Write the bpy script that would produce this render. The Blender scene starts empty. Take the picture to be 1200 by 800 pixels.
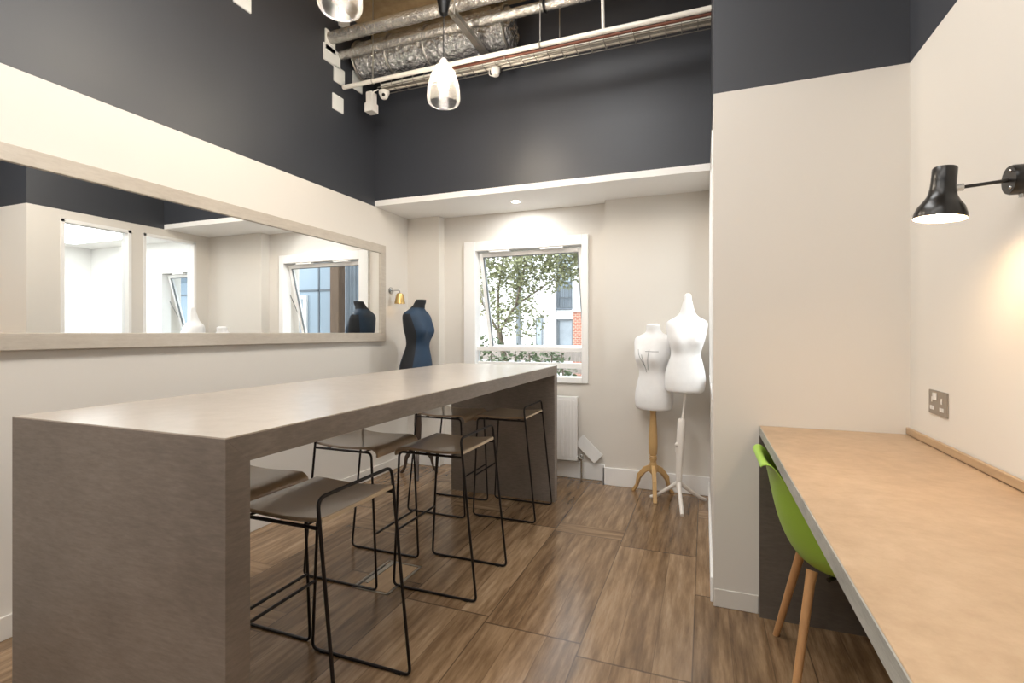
import bpy, bmesh, math, random
from mathutils import Vector, Matrix
random.seed(7)
PI = math.pi
C = bpy.context.scene.collection

# ------------------------------------------------------------------ materials
def lin(c):
    def f(v):
        v = v / 255.0
        return v / 12.92 if v <= 0.04045 else ((v + 0.055) / 1.055) ** 2.4
    return (f(c[0]), f(c[1]), f(c[2]), 1.0)

def newmat(name):
    m = bpy.data.materials.new(name); m.use_nodes = True
    nt = m.node_tree
    return m, nt, nt.nodes.get('Principled BSDF')

def N(nt, kind, **kw):
    n = nt.nodes.new(kind)
    for k, v in kw.items():
        setattr(n, k, v)
    return n

def ramp(nt, fac, stops):
    r = N(nt, 'ShaderNodeValToRGB')
    e = r.color_ramp.elements
    while len(e) < len(stops):
        e.new(0.5)
    for i, (p, c) in enumerate(stops):
        e[i].position = p; e[i].color = c
    nt.links.new(fac, r.inputs['Fac'])
    return r.outputs['Color']

def coords(nt, scale=(1, 1, 1), rot=(0, 0, 0)):
    t = N(nt, 'ShaderNodeTexCoord'); mp = N(nt, 'ShaderNodeMapping')
    mp.inputs['Scale'].default_value = scale
    mp.inputs['Rotation'].default_value = rot
    nt.links.new(t.outputs['Object'], mp.inputs['Vector'])
    return mp.outputs['Vector']

def noise(nt, vec, scale, detail=4, rough=0.55):
    n = N(nt, 'ShaderNodeTexNoise')
    n.inputs['Scale'].default_value = scale
    n.inputs['Detail'].default_value = detail
    n.inputs['Roughness'].default_value = rough
    nt.links.new(vec, n.inputs['Vector'])
    return n.outputs['Fac']

def bump(nt, bsdf, height, strength, dist=0.01):
    b = N(nt, 'ShaderNodeBump')
    b.inputs['Strength'].default_value = strength
    b.inputs['Distance'].default_value = dist
    nt.links.new(height, b.inputs['Height'])
    nt.links.new(b.outputs['Normal'], bsdf.inputs['Normal'])

def plain(name, col, rough=0.5, metal=0.0, var=0.06, scale=8, bmp=0.0, stretch=(1, 1, 1), spec=0.5, coat=0.0, bd=.01):
    m, nt, b = newmat(name)
    a = lin(col)
    d = tuple(x * (1 - var) for x in a[:3]) + (1,)
    l = tuple(min(1, x * (1 + var)) for x in a[:3]) + (1,)
    v = coords(nt, stretch)
    n = noise(nt, v, scale)
    nt.links.new(ramp(nt, n, [(0.3, d), (0.7, l)]), b.inputs['Base Color'])
    b.inputs['Roughness'].default_value = rough
    b.inputs['Metallic'].default_value = metal
    b.inputs['Specular IOR Level'].default_value = spec
    b.inputs['Coat Weight'].default_value = coat
    if bmp:
        bump(nt, b, noise(nt, v, scale * 4), bmp, bd)
    return m

def two_tone(name, low, high, z, rough_hi=0.5):
    """one wall, painted in two colours with a straight cut-in line at height z"""
    m, nt, b = newmat(name)
    t = N(nt, 'ShaderNodeTexCoord'); s = N(nt, 'ShaderNodeSeparateXYZ')
    nt.links.new(t.outputs['Object'], s.inputs[0])
    g = N(nt, 'ShaderNodeMath', operation='GREATER_THAN'); g.inputs[1].default_value = z
    nt.links.new(s.outputs['Z'], g.inputs[0])
    n = noise(nt, t.outputs['Object'], 1.6, 3)
    lo = ramp(nt, n, [(0.3, tuple(x * 0.985 for x in lin(low)[:3]) + (1,)), (0.7, lin(low))])
    hi = ramp(nt, n, [(0.3, tuple(x * 0.9 for x in lin(high)[:3]) + (1,)), (0.7, lin(high))])
    mx = N(nt, 'ShaderNodeMix', data_type='RGBA')
    nt.links.new(g.outputs[0], mx.inputs[0])
    nt.links.new(lo, mx.inputs[6]); nt.links.new(hi, mx.inputs[7])
    nt.links.new(mx.outputs[2], b.inputs['Base Color'])
    mr = N(nt, 'ShaderNodeMix', data_type='FLOAT')
    nt.links.new(g.outputs[0], mr.inputs[0])
    mr.inputs[2].default_value = 0.75; mr.inputs[3].default_value = rough_hi
    b.inputs['Specular IOR Level'].default_value = 0.8
    nt.links.new(mr.outputs[0], b.inputs['Roughness'])
    bump(nt, b, noise(nt, t.outputs['Object'], 60, 2), 0.04, 0.003)
    return m

def emit(name, col, strength):
    m, nt, b = newmat(name)
    b.inputs['Base Color'].default_value = lin(col)
    b.inputs['Emission Color'].default_value = lin(col)
    b.inputs['Emission Strength'].default_value = strength
    return m

def glass(name, tint=(250, 252, 253), refl=0.10):
    m, nt, b = newmat(name)
    nt.nodes.remove(b)
    out = nt.nodes.get('Material Output')
    tr = N(nt, 'ShaderNodeBsdfTransparent'); tr.inputs[0].default_value = lin(tint)
    gl = N(nt, 'ShaderNodeBsdfGlossy'); gl.inputs['Roughness'].default_value = 0.01
    fr = N(nt, 'ShaderNodeLayerWeight'); fr.inputs[0].default_value = refl
    mx = N(nt, 'ShaderNodeMixShader')
    nt.links.new(fr.outputs['Fresnel'], mx.inputs[0])
    nt.links.new(tr.outputs[0], mx.inputs[1]); nt.links.new(gl.outputs[0], mx.inputs[2])
    nt.links.new(mx.outputs[0], out.inputs['Surface'])
    return m

def shade_glass(name):
    """thin ribbed, slightly milky pressed glass"""
    m, nt, b = newmat(name)
    nt.nodes.remove(b)
    out = nt.nodes.get('Material Output')
    tr = N(nt, 'ShaderNodeBsdfTransparent'); tr.inputs[0].default_value = lin((248, 244, 236))
    tl = N(nt, 'ShaderNodeBsdfTranslucent'); tl.inputs[0].default_value = lin((240, 232, 220))
    gl = N(nt, 'ShaderNodeBsdfGlossy'); gl.inputs['Roughness'].default_value = 0.25
    lw = N(nt, 'ShaderNodeLayerWeight'); lw.inputs[0].default_value = 0.16
    m1 = N(nt, 'ShaderNodeMixShader')
    mr = N(nt, 'ShaderNodeMath', operation='MULTIPLY_ADD'); mr.inputs[1].default_value = 0.006; mr.inputs[2].default_value = 0.030
    nt.links.new(lw.outputs['Facing'], mr.inputs[0])
    nt.links.new(mr.outputs[0], m1.inputs[0])
    nt.links.new(tr.outputs[0], m1.inputs[1]); nt.links.new(tl.outputs[0], m1.inputs[2])
    m2 = N(nt, 'ShaderNodeMixShader')
    fm = N(nt, 'ShaderNodeMath', operation='MULTIPLY'); fm.inputs[1].default_value = 0.45
    nt.links.new(lw.outputs['Fresnel'], fm.inputs[0]); nt.links.new(fm.outputs[0], m2.inputs[0])
    nt.links.new(m1.outputs[0], m2.inputs[1]); nt.links.new(gl.outputs[0], m2.inputs[2])
    nt.links.new(m2.outputs[0], out.inputs['Surface'])
    return m

def stone(name, dark, mid, light, rough=0.4, stretch=(1, 1, 1), spec=0.5, coat=0.0, sc=2.2, rvar=0.12, bmp=0.06):
    m, nt, b = newmat(name)
    v = coords(nt, stretch)
    n1 = noise(nt, v, sc, 8, 0.62)
    n2 = noise(nt, coords(nt, (stretch[0] * 1, stretch[1] * 1, stretch[2] * 5)), sc * 9, 5, 0.7)
    ad = N(nt, 'ShaderNodeMath', operation='MULTIPLY_ADD'); ad.inputs[1].default_value = 0.45
    nt.links.new(n2, ad.inputs[0])
    sb = N(nt, 'ShaderNodeMath', operation='MULTIPLY'); sb.inputs[1].default_value = 0.58
    nt.links.new(n1, sb.inputs[0]); nt.links.new(sb.outputs[0], ad.inputs[2])
    nt.links.new(ramp(nt, ad.outputs[0], [(0.34, lin(dark)), (0.52, lin(mid)), (0.72, lin(light))]), b.inputs['Base Color'])
    mr = N(nt, 'ShaderNodeMapRange')
    mr.inputs['To Min'].default_value = rough - rvar; mr.inputs['To Max'].default_value = rough + rvar
    nt.links.new(n1, mr.inputs['Value']); nt.links.new(mr.outputs[0], b.inputs['Roughness'])
    b.inputs['Specular IOR Level'].default_value = spec
    b.inputs['Coat Weight'].default_value = coat
    b.inputs['Coat Roughness'].default_value = 0.2
    if bmp: bump(nt, b, n2, bmp, 0.004)
    return m

def floor_mat():
    """large wood-effect tiles laid along Y in staggered columns, a cross-laid strip at the head of each"""
    m, nt, b = newmat('wood_tile_floor')
    L = nt.links.new
    def M(op, a, c=None, d=None):
        n = N(nt, 'ShaderNodeMath', operation=op)
        for i, v in enumerate((a, c, d)):
            if v is None: continue
            if isinstance(v, (int, float)): n.inputs[i].default_value = v
            else: L(v, n.inputs[i])
        return n.outputs[0]
    t = N(nt, 'ShaderNodeTexCoord'); s = N(nt, 'ShaderNodeSeparateXYZ'); L(t.outputs['Object'], s.inputs[0])
    x, y = s.outputs['X'], s.outputs['Y']
    u = M('DIVIDE', M('ADD', x, 10.604), 0.44)
    cu = M('FLOOR', u); fu = M('FRACT', u)
    def rnd(a, b_):
        w = N(nt, 'ShaderNodeTexWhiteNoise', noise_dimensions='2D')
        cb = N(nt, 'ShaderNodeCombineXYZ'); L(a, cb.inputs[0])
        if isinstance(b_, (int, float)): cb.inputs[1].default_value = b_
        else: L(b_, cb.inputs[1])
        L(cb.outputs[0], w.inputs['Vector'])
        return w.outputs['Value']
    off = M('MULTIPLY', rnd(cu, 3.3), 0.9)
    v = M('DIVIDE', M('ADD', M('ADD', y, 20.0), off), 1.12)
    cv = M('FLOOR', v); fv = M('FRACT', v)
    cross = M('MULTIPLY', M('LESS_THAN', fv, 0.14), M('GREATER_THAN', rnd(M('ADD', cu, 9.0), cv), 0.42))
    # in the long part each tile splits into three boards across x
    su = M('MULTIPLY', fu, 3.0); cs = M('FLOOR', su); fs = M('FRACT', su)
    idb = M('ADD', M('MULTIPLY', cs, M('SUBTRACT', 1.0, cross)), M('MULTIPLY', cross, 7.0))
    tone = rnd(M('ADD', M('MULTIPLY', cu, 17.0), idb), cv)
    tile = rnd(M('ADD', cu, 51.0), cv)
    def edge(f, w):
        d = M('MINIMUM', f, M('SUBTRACT', 1.0, f))
        return M('LESS_THAN', d, w)
    seam = M('MAXIMUM', edge(fu, 0.006), edge(fv, 0.004))
    strip = M('MULTIPLY', cross, M('GREATER_THAN', fv, 0.136))
    seam = M('MAXIMUM', seam, M('MULTIPLY', strip, 0.6))
    seam = M('MAXIMUM', seam, M('MULTIPLY', M('MULTIPLY', edge(fs, 0.012), M('SUBTRACT', 1.0, cross)), 0.55))
    # grain: stretched along y, along x in the cross strips
    def grain(sc):
        mp = N(nt, 'ShaderNodeMapping'); mp.inputs['Scale'].default_value = sc
        L(t.outputs['Object'], mp.inputs['Vector'])
        sh = N(nt, 'ShaderNodeVectorMath', operation='ADD')
        cb = N(nt, 'ShaderNodeCombineXYZ'); L(M('MULTIPLY', tone, 40.0), cb.inputs[0]); L(M('MULTIPLY', tone, 23.0), cb.inputs[1])
        L(mp.outputs[0], sh.inputs[0]); L(cb.outputs[0], sh.inputs[1])
        return noise(nt, sh.outputs[0], 1.0, 7, 0.65)
    gy = grain((26, 2.6, 1)); gx = grain((2.6, 26, 1))
    gm = N(nt, 'ShaderNodeMix', data_type='FLOAT'); L(cross, gm.inputs[0]); L(gy, gm.inputs[2]); L(gx, gm.inputs[3])
    g = gm.outputs[0]
    val = M('ADD', M('MULTIPLY', g, 0.78), M('ADD', M('MULTIPLY', tone, 0.10), M('MULTIPLY', tile, 0.10)))
    col = ramp(nt, val, [(0.28, lin((78, 59, 41))), (0.44, lin((122, 97, 71))), (0.58, lin((152, 125, 96))), (0.78, lin((188, 162, 132)))])
    mx = N(nt, 'ShaderNodeMix', data_type='RGBA'); L(M('MULTIPLY', seam, 0.6), mx.inputs[0]); L(col, mx.inputs[6])
    mx.inputs[7].default_value = lin((44, 34, 27))
    L(mx.outputs[2], b.inputs['Base Color'])
    fine = noise(nt, t.outputs['Object'], 7, 3, 0.5)
    rr = N(nt, 'ShaderNodeMapRange'); rr.inputs['To Min'].default_value = 0.17; rr.inputs['To Max'].default_value = 0.265
    L(fine, rr.inputs['Value']); L(rr.outputs[0], b.inputs['Roughness'])
    h = M('SUBTRACT', M('MULTIPLY', g, 0.6), seam)
    bump(nt, b, h, 0.10, 0.003)
    return m

def brick_mat():
    m, nt, b = newmat('red_brick')
    br = N(nt, 'ShaderNodeTexBrick')
    br.inputs['Color1'].default_value = lin((186, 128, 108)); br.inputs['Color2'].default_value = lin((166, 108, 90))
    br.inputs['Mortar'].default_value = lin((205, 190, 176)); br.inputs['Scale'].default_value = 4.5
    br.inputs['Mortar Size'].default_value = 0.02
    nt.links.new(coords(nt, (1, 1, 1), (PI / 2, 0, 0)), br.inputs['Vector'])
    nt.links.new(br.outputs['Color'], b.inputs['Base Color'])
    b.inputs['Roughness'].default_value = 0.85
    return m

CREAM = (222, 217, 209); NAVY = (52, 55, 62)
MAT = {}
MAT['wall'] = two_tone('cream_and_charcoal_paint', CREAM, NAVY, 2.44)
MAT['cream'] = plain('cream_paint', CREAM, 0.75, var=0.012, scale=2, bmp=0.02)
MAT['navy'] = plain('charcoal_paint', NAVY, 0.45, var=0.05, scale=2)
MAT['white'] = plain('white_paint', (240, 239, 237), 0.5, var=0.01, scale=3)
MAT['gloss_white'] = plain('white_gloss_paint', (243, 242, 240), 0.3, var=0.01, scale=3)
MAT['room_white'] = plain('bright_white_paint', (242, 241, 238), 0.7, var=0.01, scale=3)
MAT['ceil'] = stone('raw_concrete', (138, 116, 84), (168, 144, 108), (190, 168, 134), 0.85, sc=1.4)
MAT['floor'] = floor_mat()
MAT['table'] = stone('grey_brown_laminate', (106, 97, 89), (126, 116, 108), (148, 137, 128), 0.42, sc=2.4)
MAT['tabletop'] = stone('light_lifted_laminate', (180, 169, 157), (191, 180, 168), (202, 191, 180), 0.32, sc=2.0, rvar=0.03, coat=0.6, bmp=0)  # table laminate again, colour lightened to carry overhead light and wall reflections
MAT['desktop'] = stone('tan_worktop_laminate', (160, 134, 105), (180, 153, 123), (198, 172, 143), 0.42, sc=1.8)
MAT['deskedge'] = stone('worn_grey_edge', (132, 132, 126), (164, 163, 156), (196, 194, 186), 0.6, stretch=(1, 1, 4), sc=3)
MAT['deskpanel'] = stone('grey_panel_laminate', (84, 77, 70), (99, 91, 83), (114, 105, 96), 0.5, sc=2.4)
MAT['upstand'] = plain('oak_strip', (180, 152, 120), 0.5, var=0.12, scale=6, stretch=(8, 1, 8))
MAT['wire'] = plain('black_steel', (30, 24, 23), 0.42, metal=0.4, var=0.1)
MAT['seat'] = plain('brown_leather', (162, 140, 114), 0.30, var=0.10, scale=5, coat=0.4)
MAT['ply'] = plain('pale_ply_edge', (190, 172, 146), 0.5, var=0.1, scale=12)
MAT['mirror'] = newmat('mirror_silver')[0]
_b = MAT['mirror'].node_tree.nodes['Principled BSDF']
_b.inputs['Base Color'].default_value = (0.93, 0.94, 0.935, 1); _b.inputs['Metallic'].default_value = 1; _b.inputs['Roughness'].default_value = 0.0
MAT['mirror_frame'] = stone('washed_grey_wood', (176, 166, 153), (190, 181, 168), (205, 197, 185), 0.55, stretch=(1, 1, 1), sc=1.5)
MAT['glass'] = glass('window_glass')
MAT['shade_glass'] = shade_glass('ribbed_clear_glass')
MAT['bulb'] = emit('warm_bulb', (255, 244, 230), 390)
MAT['sconce_bulb'] = emit('warm_sconce_bulb', (255, 222, 180), 300)
MAT['brass_bulb'] = emit('brass_lamp_bulb', (255, 220, 170), 12)
MAT['downlight'] = emit('downlight_lens', (255, 244, 228), 22)
MAT['black_metal'] = plain('black_enamel', (26, 24, 22), 0.28, var=0.08)
MAT['inner_white'] = plain('white_enamel_inside', (240, 232, 215), 0.5, var=0.01)
MAT['chrome'] = plain('chrome', (200, 200, 198), 0.18, metal=1.0, var=0.02)
MAT['steel'] = plain('brushed_steel', (168, 160, 150), 0.38, metal=0.85, var=0.06, scale=30, stretch=(1, 12, 1))
MAT['galv'] = plain('galvanised_steel', (172, 168, 160), 0.35, metal=0.9, var=0.12, scale=14)
MAT['brass'] = plain('brass', (186, 156, 100), 0.28, metal=1.0, var=0.05)
MAT['foil'] = plain('foil_insulation', (206, 203, 197), 0.27, metal=0.8, var=0.18, scale=9, bmp=0.8, bd=.018)
MAT['foil_duct'] = plain('crinkled_foil', (206, 208, 210), 0.22, metal=0.8, var=0.18, scale=6, bmp=1.0, bd=.05)
MAT['pipe_white'] = plain('white_pipe_enamel', (228, 224, 216), 0.4, var=0.03)
MAT['copper'] = plain('copper_pipe', (122, 78, 62), 0.45, metal=0.5, var=0.12)
MAT['tag'] = plain('white_plastic_tag', (228, 230, 228), 0.5, var=0.03)
MAT['plastic'] = plain('white_plastic', (226, 224, 220), 0.4, var=0.02)
MAT['dark_plastic'] = plain('black_plastic', (18, 18, 19), 0.35, var=0.05)
MAT['canvas_white'] = plain('white_canvas', (240, 240, 240), 0.8, var=0.02, scale=30, bmp=0.05)
MAT['canvas_blue'] = plain('navy_jersey', (24, 50, 74), 0.62, var=0.12, scale=5, bmp=0.04)
MAT['canvas_dark'] = plain('black_jersey', (24, 28, 34), 0.7, var=0.08, scale=5)
MAT['pine'] = plain('pale_pine', (200, 164, 112), 0.45, var=0.12, scale=5, stretch=(6, 6, 1))
MAT['white_wood'] = plain('white_painted_wood', (236, 230, 222), 0.5, var=0.03)
MAT['dark_wood'] = plain('dark_stained_wood', (66, 52, 42), 0.45, var=0.15, scale=5, stretch=(6, 6, 1))
MAT['beech'] = plain('beech_wood', (196, 148, 100), 0.42, var=0.1, scale=5, stretch=(8, 8, 1))
MAT['green'] = plain('lime_green_plastic', (158, 200, 72), 0.38, var=0.02, scale=3)
MAT['thread'] = plain('grey_lace', (150, 150, 152), 0.8, var=0.1)
MAT['leaf'] = plain('pale_olive_leaf', (132, 134, 100), 0.6, var=0.4, scale=5)
MAT['hedge_leaf'] = plain('dark_green_leaf', (86, 98, 70), 0.6, var=0.35, scale=6)
MAT['bark'] = plain('grey_bark', (110, 98, 84), 0.85, var=0.25, scale=12, bmp=0.3)
MAT['render'] = plain('white_render', (236, 237, 238), 0.8, var=0.015, scale=1)
MAT['brick'] = brick_mat()
MAT['grey_frame'] = plain('grey_window_frame', (120, 126, 130), 0.5, var=0.04)
MAT['dark_pane'] = plain('building_window_glass', (150, 160, 168), 0.12, var=0.25, scale=1.2)
MAT['cladding'] = plain('pale_blue_cladding', (150, 166, 180), 0.55, var=0.04, scale=1)
MAT['ground'] = plain('grey_paving', (150, 148, 142), 0.9, var=0.1, scale=2)
MAT['timber'] = plain('brown_timber', (104, 84, 66), 0.7, var=0.2, scale=6, stretch=(8, 8, 1))
MAT['fence'] = plain('weathered_timber', (150, 140, 132), 0.8, var=0.2, scale=6, stretch=(8, 8, 1))
MAT['slate'] = plain('grey_corrugated_steel', (96, 104, 112), 0.5, var=0.1, scale=5)

# ------------------------------------------------------------------ mesh helpers
def box(bm, x0, x1, y0, y1, z0, z1):
    vs = [bm.verts.new(p) for p in ((x0, y0, z0), (x1, y0, z0), (x1, y1, z0), (x0, y1, z0), (x0, y0, z1), (x1, y0, z1), (x1, y1, z1), (x0, y1, z1))]
    for f in ((3, 2, 1, 0), (4, 5, 6, 7), (0, 1, 5, 4), (1, 2, 6, 5), (2, 3, 7, 6), (3, 0, 4, 7)):
        bm.faces.new([vs[i] for i in f])
    return vs

def prism_x(bm, prof, x0, x1):
    """closed (y, z) outline extruded along x"""
    a = [bm.verts.new((x0, p[0], p[1])) for p in prof]
    b = [bm.verts.new((x1, p[0], p[1])) for p in prof]
    n = len(prof)
    bm.faces.new(a); bm.faces.new(b[::-1])
    for i in range(n):
        bm.faces.new((a[i], b[i], b[(i + 1) % n], a[(i + 1) % n]))

def fillet(pts, r, n=6):
    pts = [Vector(p) for p in pts]
    out = [pts[0]]
    for i in range(1, len(pts) - 1):
        a, p, c = pts[i - 1], pts[i], pts[i + 1]
        d1 = (a - p); d2 = (c - p)
        k = min(r, d1.length * 0.48, d2.length * 0.48)
        s = p + d1.normalized() * k; e = p + d2.normalized() * k
        for j in range(n + 1):
            t = j / n
            out.append(s * (1 - t) ** 2 + p * 2 * t * (1 - t) + e * t * t)
    out.append(pts[-1])
    return out

def tube(bm, pts, r, seg=10, fil=0.0, closed=False, r2=None):
    pts = fillet(pts, fil) if fil else [Vector(p) for p in pts]
    n = len(pts)
    rings = []
    nrm = None
    for i, p in enumerate(pts):
        if closed:
            t = (pts[(i + 1) % n] - pts[i - 1]).normalized()
        else:
            t = (pts[min(i + 1, n - 1)] - pts[max(i - 1, 0)]).normalized()
        if nrm is None:
            nrm = t.orthogonal().normalized()
        else:
            nrm = (nrm - t * nrm.dot(t))
            nrm = nrm.normalized() if nrm.length > 1e-6 else t.orthogonal().normalized()
        bi = t.cross(nrm)
        rr = r if r2 is None else r + (r2 - r) * i / (n - 1)
        if callable(r): rr = r(i / (n - 1))
        rings.append([bm.verts.new(p + (nrm * math.cos(2 * PI * k / seg) + bi * math.sin(2 * PI * k / seg)) * rr) for k in range(seg)])
    last = n if closed else n - 1
    for i in range(last):
        a, b = rings[i], rings[(i + 1) % n]
        for k in range(seg):
            bm.faces.new((a[k], a[(k + 1) % seg], b[(k + 1) % seg], b[k]))
    if not closed:
        bm.faces.new(rings[0][::-1]); bm.faces.new(rings[-1])

def lathe(bm, prof, seg=32, mat=None, cap0=True, cap1=True):
    """(r, z) profile turned about z"""
    mat = mat or Matrix()
    rings = []
    for r, z in prof:
        rings.append([bm.verts.new(mat @ Vector((r * math.cos(2 * PI * k / seg), r * math.sin(2 * PI * k / seg), z))) for k in range(seg)])
    for i in range(len(rings) - 1):
        for k in range(seg):
            bm.faces.new((rings[i][k], rings[i][(k + 1) % seg], rings[i + 1][(k + 1) % seg], rings[i + 1][k]))
    if cap0: bm.faces.new(rings[0][::-1])
    if cap1: bm.faces.new(rings[-1])

def sphere(bm, c, r, seg=16, scale=(1, 1, 1)):
    m = Matrix.Translation(c) @ Matrix.Diagonal((scale[0], scale[1], scale[2], 1))
    bmesh.ops.create_uvsphere(bm, u_segments=seg, v_segments=max(8, seg // 2), radius=r, matrix=m)

def obj(name, bm, mat, parent=None, smooth=False, bevel=0.0, sub=0, loc=None, rot=None, angle=40):
    bmesh.ops.recalc_face_normals(bm, faces=bm.faces)
    me = bpy.data.meshes.new(name); bm.to_mesh(me); bm.free()
    me.materials.append(MAT[mat])
    o = bpy.data.objects.new(name, me); C.objects.link(o)
    if parent is not None: o.parent = parent
    if loc: o.location = loc
    if rot: o.rotation_euler = rot
    if smooth:
        for p in me.polygons: p.use_smooth = True
        if angle < 180:
            me.set_sharp_from_angle(angle=math.radians(angle))
    if bevel:
        b = o.modifiers.new('bevel', 'BEVEL'); b.width = bevel; b.segments = 2; b.limit_method = 'ANGLE'
    if sub:
        s = o.modifiers.new('sub', 'SUBSURF'); s.levels = sub; s.render_levels = sub
    return o

def boxes(name, lst, mat, parent=None, bevel=0.0, **kw):
    bm = bmesh.new()
    for b in lst: box(bm, *b)
    return obj(name, bm, mat, parent, bevel=bevel, **kw)

def tag(o, label, cat, group=None):
    o['label'] = label; o['category'] = cat
    if group: o['group'] = group
    return o

def thing(name, label, cat, loc=(0, 0, 0), rotz=0.0, group=None):
    o = bpy.data.objects.new(name, None); C.objects.link(o)
    o.empty_display_size = 0.1
    o.location = loc; o.rotation_euler = (0, 0, rotz)
    return tag(o, label, cat, group)

def struct(o):
    o['kind'] = 'structure'
    return o

def dup(root, loc, rotz, label, group=None):
    r = root.copy(); C.objects.link(r); r.location = loc; r.rotation_euler = (0, 0, rotz)
    r['label'] = label
    if group: r['group'] = group
    for ch in list(root.children):
        c = ch.copy(); C.objects.link(c); c.parent = r
        for g in list(ch.children):
            d = g.copy(); C.objects.link(d); d.parent = c
    return r

# ------------------------------------------------------------------ the room
XL, XR = -2.776, 0.81          # long mirror wall, desk wall
XP = 0.04                      # glazed partition
YP = 2.58                      # cream wall that faces the camera
YS = 3.78                      # face of the dark bulkhead
YB, YC = 4.42, 4.315           # window wall, column faces
ZS, ZC = 2.44, 3.95            # low ceiling, high ceiling
YK = -3.2                      # wall behind the camera
XN = 2.45                      # far wall of the next room

struct(boxes('floor', [(XL - .1, XN + .1, YK - .1, YB + .25, -.1, 0)], 'floor'))
struct(boxes('wall_left', [(XL - .12, XL, YK - .1, YB + .25, 0, ZC)], 'wall'))
struct(boxes('wall_right', [(XR, XR + .1, YK - .1, YP, 0, ZC)], 'wall'))
struct(boxes('wall_partition', [(XP, XN + .1, YP, YP + .1, 0, ZC)], 'wall'))
struct(boxes('wall_rear', [(XL, XR, YK - .1, YK, 0, ZC)], 'wall'))
# glazed partition with two tall panes
PY = [(2.83, 3.44), (3.56, 4.15)]; PZ0, PZ1 = 0.95, 2.36
struct(boxes('wall_glazed', [(XP, XP + .1, YP + .1, YB, 0, PZ0), (XP, XP + .1, YP + .1, YB, PZ1, ZS),
        (XP, XP + .1, YP + .1, YS, ZS, ZC),
        (XP, XP + .1, YP + .1, PY[0][0], PZ0, PZ1), (XP, XP + .1, PY[0][1], PY[1][0], PZ0, PZ1), (XP, XP + .1, PY[1][1], YB, PZ0, PZ1)], 'wall'))
for k, (a, b) in enumerate(PY):
    f = boxes('window_%d' % (k + 3), [(XP - .006, XP + .106, a - .002, a + .028, PZ0, PZ1), (XP - .006, XP + .106, b - .028, b + .002, PZ0, PZ1),
              (XP - .006, XP + .106, a, b, PZ1 - .028, PZ1 + .002), (XP - .006, XP + .106, a, b, PZ0 - .002, PZ0 + .028)], 'white')
    struct(f)
    boxes('pane', [(XP + .046, XP + .054, a + .02, b - .02, PZ0 + .02, PZ1 - .02)], 'glass', f)
# window wall with two openings
W1 = (-2.14, -1.0, 0.88, 2.15)
W2 = (0.22, 1.02, 0.88, 2.12)
def wall_with_holes(x0, x1, y0, y1, z0, z1, holes):
    out = []; x = x0
    for (a, b, c, d) in holes:
        out += [(x, a, y0, y1, z0, z1), (a, b, y0, y1, z0, c), (a, b, y0, y1, d, z1)]
        x = b
    out.append((x, x1, y0, y1, z0, z1))
    return out
struct(boxes('wall_back', wall_with_holes(XL, XN + .1, YB, YB + .25, 0, ZS, [W1, W2]), 'cream'))
struct(boxes('wall_corner', [(XL, -2.418, YC, YB, 0, ZS)], 'cream'))
struct(boxes('wall_pier', [(-.80, XP, YC - .005, YB, 0, ZS)], 'cream'))
struct(boxes('wall_bulkhead', [(XL, XP + .1, YS, YB + .25, ZS + .05, ZC)], 'navy'))
struct(boxes('ceiling_soffit', [(XL, XP, YS, YB, ZS, ZS + .05)], 'white'))
struct(boxes('ceiling', [(XL - .1, XN + .1, YK - .1, YB + .25, ZC, ZC + .1)], 'ceil'))
struct(boxes('wall_beam', [(XL, -1.62, YS - .05, YS, 3.56, ZC)], 'ceil'))
# next room
struct(boxes('ceiling_next_room', [(XP + .1, XN, YP + .1, YB, 2.46, 2.5)], 'room_white'))
struct(boxes('wall_next_room', [(XN, XN + .1, YP + .1, YB, 0, 2.5)], 'room_white'))
struct(boxes('trim_1', [(XP + .1, XN, YB - .006, YB, 0, .88), (XP + .1, XN, YB - .006, YB, 2.12, 2.46),
                        (XP + .1, W2[0], YB - .006, YB, .88, 2.12), (W2[1], XN, YB - .006, YB, .88, 2.12),
                        (XP + .1, XN, YP + .1, YP + .106, 0, 2.46)], 'room_white'))
d1 = struct(boxes('door_1', [(1.55, 2.25, YP + .106, YP + .14, 0, 2.04)], 'gloss_white', bevel=.004))
boxes('door_frame', [(1.49, 1.55, YP + .106, YP + .15, 0, 2.1), (2.25, 2.31, YP + .106, YP + .15, 0, 2.1), (1.55, 2.25, YP + .106, YP + .15, 2.04, 2.1)], 'gloss_white', d1)
bm = bmesh.new(); tube(bm, [(1.62, YP + .14, 1.0), (1.62, YP + .19, 1.0), (1.74, YP + .19, 1.0)], .01, fil=.02)
obj('door_handle', bm, 'chrome', d1, smooth=True)

# baseboards
def skirting(name, lst):
    return struct(boxes(name, lst, 'white', bevel=.004))
def cream_skirting(name, lst):
    return struct(boxes(name, lst, 'cream', bevel=.003))
cream_skirting('baseboard_left', [(XL, XL + .012, YK, YC - .014, 0, .10)])
skirting('baseboard_back', [(-2.418, -.80, YB - .016, YB, 0, .145), (-.816, XP, YC - .021, YC - .005, 0, .15), (XL, -2.404, YC - .014, YC, 0, .145),
                            (-.816, -.80, YC - .021, YB - .016, 0, .15)])
skirting('baseboard_glazed', [(XP - .014, XP, YP + .03, YC - .022, 0, .12)])
cream_skirting('baseboard_partition', [(XP + .002, .232, YP - .005, YP, 0, .085)])

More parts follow.
